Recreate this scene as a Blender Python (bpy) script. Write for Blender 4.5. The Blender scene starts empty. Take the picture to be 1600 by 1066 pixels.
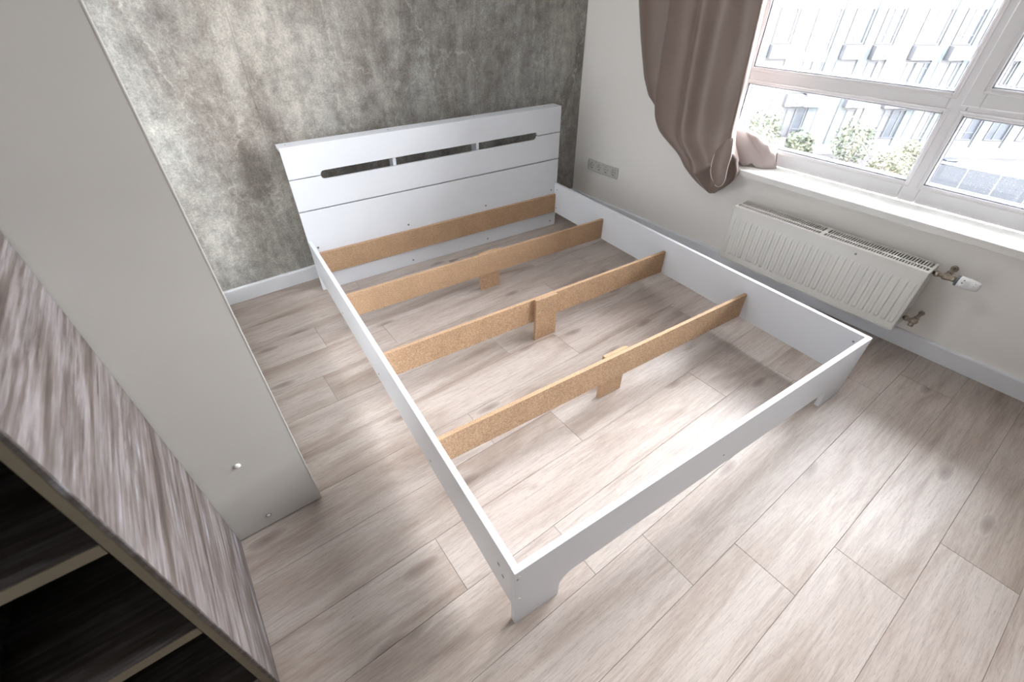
import bpy, bmesh, math, random
from mathutils import Matrix, Vector, noise

random.seed(7)
S = bpy.context.scene
COL = S.collection

# ------------------------------------------------------------------ camera
cd = bpy.data.cameras.new('camera')
cam = bpy.data.objects.new('camera', cd)
COL.objects.link(cam)
RIGHT = Vector((0.80229860, -0.59691809, -0.00239781))
DOWN = Vector((-0.37691500, -0.50347641, -0.77746164))
FWD = Vector((0.46287368, 0.62466015, -0.62892579))
m = Matrix((RIGHT, -DOWN, -FWD)).transposed().to_4x4()
m.translation = Vector((-2.51515948, -2.57167954, 1.39093289))
cam.matrix_world = m
cd.sensor_width = 36.0
cd.lens = 700.862 / 1600 * 36.0
cd.clip_start = 0.02
cd.clip_end = 400
cd.dof.use_dof = True
cd.dof.focus_distance = 2.1
cd.dof.aperture_fstop = 4.0
S.camera = cam

# ------------------------------------------------------------------ light, exposure
w = bpy.data.worlds.new('overcast_sky')
S.world = w
w.use_nodes = True
bg = w.node_tree.nodes['Background']
bg.inputs['Color'].default_value = (0.985, 0.985, 1.0, 1)
SKY = 36.0
bg.inputs['Strength'].default_value = SKY
S.view_settings.view_transform = 'Standard'
S.view_settings.look = 'None'
S.view_settings.exposure = 0.2
S.view_settings.gamma = 1.0
S.view_settings.use_curve_mapping = False
S.cycles.max_bounces = 10
S.cycles.diffuse_bounces = 6
S.cycles.transparent_max_bounces = 12
S.cycles.caustics_reflective = True
S.cycles.caustics_refractive = False
S.cycles.sample_clamp_indirect = 0.0
S.cycles.use_denoising = True

FILL_LAMP = 12.0                                  # strength of the added fill lamp on the ceiling
WIN_Y0, WIN_Y1, WIN_Z0, WIN_Z1 = -1.045, -3.055, 0.58, 2.32
CEIL = 2.7
ROOM_X, ROOM_Y = -3.14, -5.4

pl = bpy.data.lights.new('window_portal', 'AREA')      # guides sampling of the sky, gives no light itself
pl.shape = 'RECTANGLE'
pl.size = WIN_Z1 - WIN_Z0
pl.size_y = WIN_Y0 - WIN_Y1
pl.cycles.is_portal = True
po = bpy.data.objects.new('window_portal', pl)
COL.objects.link(po)
po.location = (0.32, (WIN_Y0 + WIN_Y1) / 2, (WIN_Z0 + WIN_Z1) / 2)
po.rotation_euler = (0, math.radians(90), 0)

# ------------------------------------------------------------------ materials
def newmat(name):
    mt = bpy.data.materials.new(name)
    mt.use_nodes = True
    nt = mt.node_tree
    return mt, nt, nt.nodes['Principled BSDF']

def N(nt, typ, **kw):
    n = nt.nodes.new(typ)
    for k, v in kw.items():
        if k.startswith('_'):
            setattr(n, k[1:], v)
        else:
            n.inputs[k.replace('__', ' ')].default_value = v
    return n

def L(nt, a, b):
    nt.links.new(a, b)

def ramp(nt, fac, stops):
    r = nt.nodes.new('ShaderNodeValToRGB')
    e = r.color_ramp.elements
    while len(e) < len(stops):
        e.new(0.5)
    for el, (p, c) in zip(e, stops):
        el.position = p
        el.color = (c[0], c[1], c[2], 1) if not isinstance(c, (int, float)) else (c, c, c, 1)
    L(nt, fac, r.inputs['Fac'])
    return r.outputs['Color']

def mix(nt, fac, a, b, mode='MIX'):
    n = nt.nodes.new('ShaderNodeMix')
    n.data_type = 'RGBA'
    n.blend_type = mode
    for sock, v in ((n.inputs['Factor'], fac), (n.inputs['A'], a), (n.inputs['B'], b)):
        if isinstance(v, (int, float)):
            sock.default_value = v
        elif isinstance(v, tuple):
            sock.default_value = (v[0], v[1], v[2], 1)
        else:
            L(nt, v, sock)
    return n.outputs['Result']

def mapped(nt, scale, coord='Object', rnd=False, rot=(0, 0, 0)):
    tc = nt.nodes.new('ShaderNodeTexCoord')
    out = tc.outputs[coord]
    if rnd:
        oi = nt.nodes.new('ShaderNodeObjectInfo')
        mu = N(nt, 'ShaderNodeVectorMath', _operation='SCALE')
        cb = nt.nodes.new('ShaderNodeCombineXYZ')
        L(nt, oi.outputs['Random'], cb.inputs['X'])
        L(nt, oi.outputs['Random'], cb.inputs['Y'])
        cb.inputs['Z'].default_value = 0.3
        L(nt, cb.outputs[0], mu.inputs[0])
        mu.inputs['Scale'].default_value = 61.0
        ad = N(nt, 'ShaderNodeVectorMath', _operation='ADD')
        L(nt, out, ad.inputs[0])
        L(nt, mu.outputs[0], ad.inputs[1])
        out = ad.outputs[0]
    mp = nt.nodes.new('ShaderNodeMapping')
    mp.inputs['Scale'].default_value = scale
    mp.inputs['Rotation'].default_value = rot
    L(nt, out, mp.inputs['Vector'])
    return mp.outputs[0]

def noise_fac(nt, vec, scale, detail=4, rough=0.55, dist=0.0):
    n = N(nt, 'ShaderNodeTexNoise', Scale=scale, Detail=detail, Roughness=rough, Distortion=dist)
    L(nt, vec, n.inputs['Vector'])
    return n.outputs['Fac']

def bump(nt, bs, h, strength, dist=0.002):
    b = N(nt, 'ShaderNodeBump', Strength=strength, Distance=dist)
    L(nt, h, b.inputs['Height'])
    L(nt, b.outputs[0], bs.inputs['Normal'])

def plain(name, c, rough=0.5, metal=0.0, var=0.03, vscale=9.0, spec=0.5, bmp=0.0, bscale=300.0):
    mt, nt, bs = newmat(name)
    v = mapped(nt, (1, 1, 1))
    f = noise_fac(nt, v, vscale, 3)
    lo = tuple(max(0, x * (1 - var)) for x in c)
    hi = tuple(min(1, x * (1 + var)) for x in c)
    L(nt, ramp(nt, f, [(0.3, lo), (0.7, hi)]), bs.inputs['Base Color'])
    bs.inputs['Roughness'].default_value = rough
    bs.inputs['Metallic'].default_value = metal
    bs.inputs['Specular IOR Level'].default_value = spec
    if bmp:
        bump(nt, bs, noise_fac(nt, v, bscale, 2), bmp, 0.0008)
    return mt

M = {}
M['laminate'] = plain('white_laminate', (0.725, 0.755, 0.805), 0.32, var=0.01)
M['laminate_edge'] = plain('white_edge_banding', (0.82, 0.83, 0.86), 0.3, var=0.01)
M['wardrobe'] = plain('wardrobe_white_board', (0.53, 0.52, 0.492), 0.42, var=0.015, bmp=0.05, bscale=700)
M['wardrobe_edge'] = plain('wardrobe_edge_band', (0.86, 0.82, 0.77), 0.4, var=0.01)
M['wall_paint'] = plain('wall_paint', (0.89, 0.872, 0.848), 0.85, var=0.012, vscale=1.5, spec=0.2, bmp=0.08, bscale=260)
M['ceiling_paint'] = plain('ceiling_paint', (0.90, 0.90, 0.89), 0.9, var=0.01, spec=0.1)
M['baseboard'] = plain('baseboard_white', (0.78, 0.80, 0.84), 0.4, var=0.015)
M['joint'] = plain('floor_joint_dark', (0.11, 0.09, 0.075), 0.8)
M['upvc'] = plain('window_white_plastic', (0.80, 0.80, 0.82), 0.28, var=0.008)
M['spacer'] = plain('glazing_spacer', (0.72, 0.74, 0.78), 0.35, var=0.02)
M['gasket'] = plain('black_rubber_gasket', (0.03, 0.03, 0.055), 0.5)
M['sill'] = plain('sill_white', (0.82, 0.82, 0.80), 0.3, var=0.01)
M['radiator'] = plain('radiator_enamel', (0.74, 0.73, 0.69), 0.3, var=0.012)
M['dark_inside'] = plain('radiator_dark_inside', (0.10, 0.095, 0.085), 0.7)
M['nickel'] = plain('nickel_plated_brass', (0.46, 0.40, 0.34), 0.28, metal=1.0, var=0.12, vscale=60)
M['white_plastic'] = plain('white_plastic', (0.82, 0.83, 0.84), 0.3, var=0.01)
M['grey_plastic'] = plain('grey_plastic', (0.13, 0.14, 0.16), 0.45)
M['black'] = plain('black_mark', (0.02, 0.02, 0.025), 0.5)
M['socket'] = plain('socket_plastic', (0.64, 0.64, 0.61), 0.35, var=0.01)
M['socket_dark'] = plain('socket_dark_parts', (0.10, 0.09, 0.08), 0.5)
mt, nt, bs = newmat('mirror_silvered')
bs.inputs['Base Color'].default_value = (0.90, 0.92, 0.91, 1)
bs.inputs['Metallic'].default_value = 1.0
bs.inputs['Roughness'].default_value = 0.03
M['mirror'] = mt
M['screw'] = plain('screw_steel', (0.30, 0.30, 0.32), 0.35, metal=0.9)
M['screw_cap'] = plain('white_screw_cap', (0.84, 0.84, 0.83), 0.25)
M['edge_olive'] = plain('olive_edge_band', (0.105, 0.086, 0.055), 0.5, var=0.12, vscale=14)

# chipboard
mt, nt, bs = newmat('raw_chipboard')
v = mapped(nt, (1, 1, 1))
f1 = noise_fac(nt, v, 260, 2, 0.6)
f2 = noise_fac(nt, v, 9, 3)
c1 = ramp(nt, f1, [(0.30, (0.30, 0.175, 0.095)), (0.52, (0.48, 0.315, 0.190)), (0.72, (0.61, 0.44, 0.29))])
c2 = ramp(nt, f2, [(0.3, (0.92, 0.92, 0.92)), (0.7, (1.05, 1.05, 1.05))])
L(nt, mix(nt, 1.0, c1, c2, 'MULTIPLY'), bs.inputs['Base Color'])
bs.inputs['Roughness'].default_value = 0.8
bump(nt, bs, f1, 0.25)
M['chipboard'] = mt
mt, nt, bs = newmat('sawn_chipboard_edge')
v = mapped(nt, (1, 1, 1))
vo = N(nt, 'ShaderNodeTexVoronoi', Scale=240.0)
L(nt, v, vo.inputs['Vector'])
L(nt, ramp(nt, vo.outputs['Color'], [(0.1, (0.36, 0.23, 0.13)), (0.4, (0.60, 0.44, 0.29)), (0.8, (0.80, 0.66, 0.49))]), bs.inputs['Base Color'])
bs.inputs['Roughness'].default_value = 0.9
bump(nt, bs, vo.outputs['Distance'], 0.7, 0.003)
M['chip_edge'] = mt

# bleached oak floor planks
mt, nt, bs = newmat('bleached_oak_laminate')
v = mapped(nt, (1, 1, 1), rnd=True)
def sc(vec, s):
    mp = nt.nodes.new('ShaderNodeMapping')
    mp.inputs['Scale'].default_value = s
    L(nt, vec, mp.inputs['Vector'])
    return mp.outputs[0]
cloud = noise_fac(nt, sc(v, (1.3, 7.0, 1)), 1.0, 6, 0.60, 0.7)
grain = noise_fac(nt, sc(v, (3.0, 110, 1)), 1.0, 5, 0.65, 0.35)
fine = noise_fac(nt, sc(v, (16, 420, 1)), 1.0, 3, 0.7)
base = ramp(nt, cloud, [(0.26, (0.265, 0.205, 0.168)), (0.42, (0.398, 0.336, 0.295)), (0.56, (0.482, 0.427, 0.390)), (0.8, (0.525, 0.480, 0.447))])
g = ramp(nt, grain, [(0.30, (0.70, 0.67, 0.66)), (0.5, (0.97, 0.97, 0.97)), (0.75, (1.04, 1.04, 1.04))])
base = mix(nt, 0.55, base, g, 'MULTIPLY')
fi = ramp(nt, fine, [(0.34, (0.74, 0.72, 0.71)), (0.50, (1.0, 1.0, 1.0)), (0.7, (1.06, 1.06, 1.06))])
base = mix(nt, 0.75, base, fi, 'MULTIPLY')
# knots: rings round scattered centres
vk = sc(v, (1.25, 3.4, 1))
wob = N(nt, 'ShaderNodeTexNoise', Scale=3.0, Detail=2.0)
L(nt, vk, wob.inputs['Vector'])
wm = mix(nt, 0.10, vk, wob.outputs['Color'], 'ADD')
vor = N(nt, 'ShaderNodeTexVoronoi', _voronoi_dimensions='2D', Scale=1.15, Randomness=1.0)
L(nt, wm, vor.inputs['Vector'])
ring = N(nt, 'ShaderNodeMath', _operation='MULTIPLY')
L(nt, vor.outputs['Distance'], ring.inputs[0])
ring.inputs[1].default_value = 90.0
sn = N(nt, 'ShaderNodeMath', _operation='SINE')
L(nt, ring.outputs[0], sn.inputs[0])
rc = ramp(nt, sn.outputs[0], [(0.0, 0.82), (0.9, 1.0)])
near = ramp(nt, vor.outputs['Distance'], [(0.04, 0.7), (0.17, 0.0)])
base = mix(nt, mix(nt, 0.6, (0, 0, 0), near, 'MIX'), base, mix(nt, 1.0, base, rc, 'MULTIPLY'))
dark = ramp(nt, vor.outputs['Distance'], [(0.0, 0.85), (0.03, 0.6), (0.085, 0.0)])
base = mix(nt, dark, base, (0.20, 0.155, 0.135))
streakm = ramp(nt, noise_fac(nt, sc(v, (2.2, 19, 1)), 1.0, 4, 0.7, 1.2), [(0.53, 0.0), (0.72, 0.6)])
base = mix(nt, streakm, base, (0.30, 0.245, 0.215))
pore = ramp(nt, noise_fac(nt, sc(v, (55, 620, 1)), 1.0, 2, 0.5), [(0.60, 0.0), (0.72, 0.55)])
base = mix(nt, pore, base, (0.24, 0.19, 0.16))
L(nt, base, bs.inputs['Base Color'])
rr = ramp(nt, grain, [(0.3, 0.42), (0.7, 0.30)])
L(nt, rr, bs.inputs['Roughness'])
bs.inputs['Specular IOR Level'].default_value = 0.36
bump(nt, bs, grain, 0.12, 0.001)
M['plank'] = mt

# concrete-look wallpaper
mt, nt, bs = newmat('concrete_print_wallpaper')
v = mapped(nt, (1, 1, 1), coord='Object')
def scv(s):
    mp = nt.nodes.new('ShaderNodeMapping')
    mp.inputs['Scale'].default_value = s
    L(nt, v, mp.inputs['Vector'])
    return mp.outputs[0]
n1 = noise_fac(nt, scv((1.7, 1, 0.9)), 1.7, 12, 0.70, 0.5)
n2 = noise_fac(nt, scv((1, 1, 1)), 13, 10, 0.80, 0.2)
n3 = noise_fac(nt, scv((1, 1, 1)), 110, 4, 0.85)
n5 = noise_fac(nt, scv((9, 1, 1.1)), 1.0, 8, 0.72, 0.8)
base = ramp(nt, n1, [(0.33, (0.195, 0.180, 0.166)), (0.46, (0.285, 0.276, 0.262)), (0.55, (0.365, 0.365, 0.347)), (0.68, (0.48, 0.485, 0.460))])
base = mix(nt, 0.9, base, ramp(nt, n2, [(0.34, (0.62, 0.61, 0.60)), (0.5, (0.98, 0.98, 0.98)), (0.66, (1.32, 1.32, 1.29))]), 'MULTIPLY')
base = mix(nt, 0.8, base, ramp(nt, n5, [(0.34, (0.76, 0.75, 0.74)), (0.5, (1.0, 1.0, 1.0)), (0.66, (1.22, 1.22, 1.20))]), 'MULTIPLY')
base = mix(nt, 0.9, base, ramp(nt, n3, [(0.32, (0.72, 0.72, 0.72)), (0.5, (1.0, 1.0, 1.0)), (0.68, (1.36, 1.36, 1.33))]), 'MULTIPLY')
warp = N(nt, 'ShaderNodeTexNoise', Scale=3.5, Detail=6.0, Roughness=0.7)
L(nt, v, warp.inputs['Vector'])
wv = mix(nt, 0.35, scv((1.9, 1, 0.55)), warp.outputs['Color'], 'ADD')
for scale, width, amt in ((1.3, 0.011, 0.6), (3.1, 0.012, 0.5), (7.5, 0.014, 0.35)):
    vo = N(nt, 'ShaderNodeTexVoronoi', _feature='DISTANCE_TO_EDGE', Scale=scale)
    L(nt, wv, vo.inputs['Vector'])
    e = ramp(nt, vo.outputs['Distance'], [(0.0, amt), (width, 0.0)])
    msk = ramp(nt, n2, [(0.42, 0.0), (0.58, 1.0)])
    base = mix(nt, mix(nt, 1.0, e, msk, 'MULTIPLY'), base, (0.60, 0.61, 0.57))
for ang, amt in ((0.5, 0.35), (-0.7, 0.30)):
    mp = nt.nodes.new('ShaderNodeMapping')
    mp.inputs['Rotation'].default_value = (0, ang, 0)
    mp.inputs['Scale'].default_value = (150, 1, 9)
    L(nt, v, mp.inputs['Vector'])
    sf = noise_fac(nt, mp.outputs[0], 1.0, 2, 0.5, 0.4)
    sm = ramp(nt, sf, [(0.70, 0.0), (0.80, amt)])
    base = mix(nt, sm, base, (0.55, 0.56, 0.52))
n4 = noise_fac(nt, scv((1, 1, 0.35)), 1.3, 3, 0.5)
base = mix(nt, ramp(nt, n4, [(0.42, 0.0), (0.62, 0.55)]), base, mix(nt, 1.0, base, (0.94, 0.83, 0.76), 'MULTIPLY'))
L(nt, base, bs.inputs['Base Color'])
bs.inputs['Roughness'].default_value = 0.75
bs.inputs['Specular IOR Level'].default_value = 0.3
bump(nt, bs, n2, 0.10, 0.002)
M['wallpaper'] = mt

# weathered grey-brown wood decor (grain along local Y and tilted)
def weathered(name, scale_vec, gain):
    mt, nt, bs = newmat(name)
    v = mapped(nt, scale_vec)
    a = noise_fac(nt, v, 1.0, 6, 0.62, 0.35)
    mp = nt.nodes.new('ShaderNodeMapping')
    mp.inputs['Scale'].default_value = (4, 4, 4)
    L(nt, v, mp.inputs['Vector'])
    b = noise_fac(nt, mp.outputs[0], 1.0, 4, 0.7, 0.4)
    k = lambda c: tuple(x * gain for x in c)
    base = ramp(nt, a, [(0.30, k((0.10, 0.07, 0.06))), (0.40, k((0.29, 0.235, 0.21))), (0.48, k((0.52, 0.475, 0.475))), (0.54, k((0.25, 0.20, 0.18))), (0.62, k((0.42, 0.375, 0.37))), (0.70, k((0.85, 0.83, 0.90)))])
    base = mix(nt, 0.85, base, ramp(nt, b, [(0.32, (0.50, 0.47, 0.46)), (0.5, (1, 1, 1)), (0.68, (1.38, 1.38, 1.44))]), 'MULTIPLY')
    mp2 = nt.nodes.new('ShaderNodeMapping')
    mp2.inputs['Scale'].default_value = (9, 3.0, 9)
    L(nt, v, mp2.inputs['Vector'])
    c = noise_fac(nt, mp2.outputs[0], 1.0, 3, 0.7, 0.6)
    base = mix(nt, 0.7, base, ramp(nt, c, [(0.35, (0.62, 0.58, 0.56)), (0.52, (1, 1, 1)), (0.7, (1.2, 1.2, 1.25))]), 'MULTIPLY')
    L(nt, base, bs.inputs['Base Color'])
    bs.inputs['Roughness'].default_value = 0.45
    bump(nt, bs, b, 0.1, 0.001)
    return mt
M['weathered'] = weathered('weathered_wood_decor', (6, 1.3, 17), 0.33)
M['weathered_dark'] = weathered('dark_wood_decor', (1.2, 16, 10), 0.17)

# satin blackout curtain
mt, nt, bs = newmat('taupe_satin_cloth')
v = mapped(nt, (1, 1, 1))
f = noise_fac(nt, v, 6, 3)
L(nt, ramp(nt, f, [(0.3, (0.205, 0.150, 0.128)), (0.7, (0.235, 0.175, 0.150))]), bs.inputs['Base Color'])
bs.inputs['Roughness'].default_value = 0.43
bs.inputs['Specular IOR Level'].default_value = 0.75
bs.inputs['Sheen Weight'].default_value = 0.35
bs.inputs['Sheen Roughness'].default_value = 0.4
bs.inputs['Sheen Tint'].default_value = (0.9, 0.85, 0.85, 1)
wv1 = N(nt, 'ShaderNodeTexWave', Scale=240.0, Distortion=0.5)
wv1.bands_direction = 'Z'
L(nt, v, wv1.inputs['Vector'])
bump(nt, bs, wv1.outputs['Fac'], 0.08, 0.0006)
M['cloth'] = mt
M['cloth_light'] = plain('paler_cloth', (0.50, 0.43, 0.415), 0.5, var=0.03)  # paler tone of the curtain cloth, used on the gathered end
M['hem'] = plain('hem_thread', (0.70, 0.65, 0.62), 0.7)

# thin window glass
mt = bpy.data.materials.new('window_glass')
mt.use_nodes = True
nt = mt.node_tree
nt.nodes.clear()
out = nt.nodes.new('ShaderNodeOutputMaterial')
tr = N(nt, 'ShaderNodeBsdfTransparent', Color=(0.95, 0.955, 0.96, 1))
gl = N(nt, 'ShaderNodeBsdfGlossy', Roughness=0.0, Color=(1, 1, 1, 1))
fr = N(nt, 'ShaderNodeFresnel', IOR=1.35)
mx = nt.nodes.new('ShaderNodeMixShader')
L(nt, fr.outputs[0], mx.inputs[0]); L(nt, tr.outputs[0], mx.inputs[1]); L(nt, gl.outputs[0], mx.inputs[2])
L(nt, mx.outputs[0], out.inputs['Surface'])
M['glass'] = mt

mt, nt, bs = newmat('fill_lamp_diffuser')
bs.inputs['Base Color'].default_value = (0.9, 0.9, 0.88, 1)
bs.inputs['Emission Color'].default_value = (0.98, 0.985, 1.0, 1)
bs.inputs['Emission Strength'].default_value = FILL_LAMP
M['fill_lamp_glow'] = mt

# outside
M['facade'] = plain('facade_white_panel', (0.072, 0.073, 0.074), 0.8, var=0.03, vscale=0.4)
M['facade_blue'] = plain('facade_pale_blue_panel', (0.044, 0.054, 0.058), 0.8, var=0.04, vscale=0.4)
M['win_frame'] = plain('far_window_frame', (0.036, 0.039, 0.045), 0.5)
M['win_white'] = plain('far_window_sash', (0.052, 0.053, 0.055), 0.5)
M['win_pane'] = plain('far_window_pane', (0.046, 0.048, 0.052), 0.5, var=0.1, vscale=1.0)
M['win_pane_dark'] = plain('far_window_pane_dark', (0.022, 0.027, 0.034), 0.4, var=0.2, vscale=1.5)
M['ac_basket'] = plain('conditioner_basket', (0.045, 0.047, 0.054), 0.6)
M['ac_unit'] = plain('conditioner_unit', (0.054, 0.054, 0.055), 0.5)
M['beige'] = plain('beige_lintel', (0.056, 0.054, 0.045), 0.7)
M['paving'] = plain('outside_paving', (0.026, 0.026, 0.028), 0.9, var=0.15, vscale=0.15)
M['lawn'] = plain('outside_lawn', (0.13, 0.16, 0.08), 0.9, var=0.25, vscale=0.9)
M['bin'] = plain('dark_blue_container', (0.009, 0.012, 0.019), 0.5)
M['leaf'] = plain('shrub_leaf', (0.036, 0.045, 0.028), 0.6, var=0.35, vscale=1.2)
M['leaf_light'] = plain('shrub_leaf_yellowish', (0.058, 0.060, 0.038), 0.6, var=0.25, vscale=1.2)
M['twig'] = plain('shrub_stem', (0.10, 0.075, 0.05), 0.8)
mt, nt, bs = newmat('perforated_metal')
v = mapped(nt, (1, 1, 1))
vo = N(nt, 'ShaderNodeTexVoronoi', Scale=7.0, Randomness=0.25)
L(nt, v, vo.inputs['Vector'])
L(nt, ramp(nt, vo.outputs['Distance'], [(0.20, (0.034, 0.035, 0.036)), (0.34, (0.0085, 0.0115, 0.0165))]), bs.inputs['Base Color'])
bs.inputs['Roughness'].default_value = 0.6
M['perforated'] = mt

# ------------------------------------------------------------------ mesh helpers
class MB:
    def __init__(self):
        self.bm = bmesh.new()
        self.mats = []

    def mi(self, mat):
        if mat is None:
            return 0
        if mat not in self.mats:
            self.mats.append(mat)
        return self.mats.index(mat)

    def box(self, x0, x1, y0, y1, z0, z1, bev=0.0, mat=None, seg=1, rot=None, piv=None):
        t = bmesh.new()
        r = bmesh.ops.create_cube(t, size=1.0)
        for vv in t.verts:
            vv.co = Vector(((x0 + x1) / 2 + vv.co.x * abs(x1 - x0), (y0 + y1) / 2 + vv.co.y * abs(y1 - y0), (z0 + z1) / 2 + vv.co.z * abs(z1 - z0)))
        if bev:
            bmesh.ops.bevel(t, geom=t.edges[:], offset=bev, segments=seg, affect='EDGES', profile=0.5)
        self.absorb(t, mat, rot, piv)
        return self

    def absorb(self, t, mat=None, rot=None, piv=None):
        i = self.mi(mat)
        mp = {}
        for vv in t.verts:
            co = vv.co
            if rot is not None:
                p = Vector(piv) if piv is not None else Vector((0, 0, 0))
                co = rot @ (co - p) + p
            mp[vv] = self.bm.verts.new(co)
        for f in t.faces:
            nf = self.bm.faces.new([mp[q] for q in f.verts])
            nf.material_index = i
            nf.smooth = f.smooth
        t.free()

    def prism(self, pts, axis, a, b, bev=0.0, mat=None):
        """outline in the plane across the axis, from a to b"""
        t = bmesh.new()
        def mk(p, h):
            if axis == 'y':
                return (p[0], h, p[1])
            if axis == 'x':
                return (h, p[0], p[1])
            return (p[0], p[1], h)
        lo = [t.verts.new(mk(p, a)) for p in pts]
        hi = [t.verts.new(mk(p, b)) for p in pts]
        n = len(pts)
        f0 = t.faces.new(lo)
        f1 = t.faces.new(hi[::-1])
        for i in range(n):
            t.faces.new([lo[i], hi[i], hi[(i + 1) % n], lo[(i + 1) % n]])
        bmesh.ops.recalc_face_normals(t, faces=t.faces[:])
        if bev:
            ed = [e for e in t.edges if (e.verts[0] in lo and e.verts[1] in lo) or (e.verts[0] in hi and e.verts[1] in hi)]
            bmesh.ops.bevel(t, geom=ed, offset=bev, segments=1, affect='EDGES')
        self.absorb(t, mat)
        return self

    def lathe(self, prof, p0, p1, seg=20, mat=None, smooth=True):
        """profile of (distance along, radius) about the line p0 -> p1"""
        p0 = Vector(p0); d = (Vector(p1) - p0)
        d.normalize()
        a = d.orthogonal().normalized(); b = d.cross(a)
        t = bmesh.new()
        rings = []
        for h, r in prof:
            rings.append([t.verts.new(p0 + d * h + (a * math.cos(2 * math.pi * k / seg) + b * math.sin(2 * math.pi * k / seg)) * max(r, 1e-5)) for k in range(seg)])
        for i in range(len(rings) - 1):
            for k in range(seg):
                f = t.faces.new([rings[i][k], rings[i][(k + 1) % seg], rings[i + 1][(k + 1) % seg], rings[i + 1][k]])
                f.smooth = smooth
        t.faces.new(rings[0][::-1]); t.faces.new(rings[-1])
        bmesh.ops.recalc_face_normals(t, faces=t.faces[:])
        self.absorb(t, mat)
        return self

    def tube(self, pts, r, seg=8, mat=None):
        t = bmesh.new()
        pts = [Vector(p) for p in pts]
        rings = []
        up = Vector((0.13, 0.21, 1)).normalized()
        for i, p in enumerate(pts):
            d = (pts[min(i + 1, len(pts) - 1)] - pts[max(i - 1, 0)]).normalized()
            a = d.cross(up)
            if a.length < 1e-3:
                a = d.orthogonal()
            a.normalize(); b = d.cross(a)
            rings.append([t.verts.new(p + (a * math.cos(2 * math.pi * k / seg) + b * math.sin(2 * math.pi * k / seg)) * r) for k in range(seg)])
        for i in range(len(rings) - 1):
            for k in range(seg):
                f = t.faces.new([rings[i][k], rings[i][(k + 1) % seg], rings[i + 1][(k + 1) % seg], rings[i + 1][k]])
                f.smooth = True
        t.faces.new(rings[0][::-1]); t.faces.new(rings[-1])
        bmesh.ops.recalc_face_normals(t, faces=t.faces[:])
        self.absorb(t, mat)
        return self

    def build(self, name, mat, parent=None, loc=(0, 0, 0), recalc=False):
        me = bpy.data.meshes.new(name)
        if recalc:
            bmesh.ops.recalc_face_normals(self.bm, faces=self.bm.faces[:])
        self.bm.to_mesh(me)
        self.bm.free()
        me.materials.append(mat)
        for q in self.mats:
            if q is not None:
                me.materials.append(q)
        if self.mats:
            # index 0.. refer to self.mats; shift so that unlabelled faces keep the main material
            if self.mats[0] is not None:
                me.materials.clear()
                for q in self.mats:
                    me.materials.append(q)
        return link(name, me, parent, loc)

def link(name, data, parent=None, loc=(0, 0, 0), rot=(0, 0, 0)):
    o = bpy.data.objects.new(name, data)
    COL.objects.link(o)
    o.location = loc
    o.rotation_euler = rot
    if parent is not None:
        o.parent = parent
    return o

def thing(name, label, cat, loc=(0, 0, 0), rz=0.0, group=None):
    o = link(name, None, None, loc, (0, 0, rz))
    o.empty_display_size = 0.1
    o['label'] = label
    o['category'] = cat
    if group:
        o['group'] = group
    return o

def struct(o):
    o['kind'] = 'structure'
    return o

def box(name, mat, parent, x0, x1, y0, y1, z0, z1, bev=0.0, loc=(0, 0, 0)):
    return MB().box(x0, x1, y0, y1, z0, z1, bev).build(name, mat, parent, loc)

def arc(cx, cy, r, a0, a1, n=6):
    return [(cx + r * math.cos(math.radians(a0 + (a1 - a0) * i / n)), cy + r * math.sin(math.radians(a0 + (a1 - a0) * i / n))) for i in range(n + 1)]

# ------------------------------------------------------------------ room shell
floor = struct(box('floor', M['joint'], None, ROOM_X - 0.1, 0.1, ROOM_Y - 0.1, 0.1, -0.12, -0.0035))
PITCH, LEN, ROW0 = 0.1935, 1.302, -0.106
JOINT = {0: -1.9, 1: -1.33, 2: -2.2375, 3: -1.95, 4: -1.02, 5: -1.56, 6: -1.29, 7: -1.92, 8: -1.64, 9: -2.287, 10: -1.955, 11: -1.747,
         12: -1.535, 13: -1.294, 14: -1.013, 15: -0.72, 16: -1.6, 17: -1.2, 18: -0.9, 19: -1.8, 20: -1.4, 21: -1.05}
GAP = 0.0009
plank_cache = {}
def plank(x0, x1, y0, y1):
    key = (round(x1 - x0, 4), round(y1 - y0, 4))
    if key not in plank_cache:
        t = bmesh.new()
        bmesh.ops.create_cube(t, size=1.0)
        for q in t.verts:
            q.co = Vector((q.co.x * (key[0] - GAP), q.co.y * (key[1] - GAP), -0.005 + q.co.z * 0.01))
        top = [e for e in t.edges if all(q.co.z > -0.001 for q in e.verts)]
        bmesh.ops.bevel(t, geom=top, offset=0.0005, segments=1, affect='EDGES')
        me = bpy.data.meshes.new('plank')
        t.to_mesh(me); t.free()
        me.materials.append(M['plank'])
        plank_cache[key] = me
    return link('plank', plank_cache[key], floor, ((x0 + x1) / 2, (y0 + y1) / 2, 0))
for k in range(-1, 28):
    y1 = min(ROW0 - PITCH * k, -0.002)
    y0 = max(ROW0 - PITCH * (k + 1), ROOM_Y + 0.002)
    if y1 - y0 < 0.02:
        continue
    xj = JOINT.get(k, -1.5)
    while xj > ROOM_X:
        xj -= LEN
    x = xj
    while x < -0.003:
        a, b = max(x, ROOM_X + 0.003), min(x + LEN, -0.003)
        if b - a > 0.02:
            plank(a, b, y0, y1)
        x += LEN

wb = struct(box('wall_back', M['wall_paint'], None, ROOM_X - 0.2, 0.3, 0.0025, 0.22, -0.12, CEIL))
seams = [ROOM_X, -2.085 - 0.0, -1.032, 0.0]
seams = [-3.138, -2.0925, -1.0325, -0.0005]
for a, b in zip(seams[:-1], seams[1:]):
    # pieces of paper share the wall's own coordinates so that the print runs on across the seams
    MB().box(a + 0.0004, b - 0.0004, 0.0003, 0.0027, 0.0, CEIL, 0.0006).build('wallpaper_strip', M['wallpaper'], wb)

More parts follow.
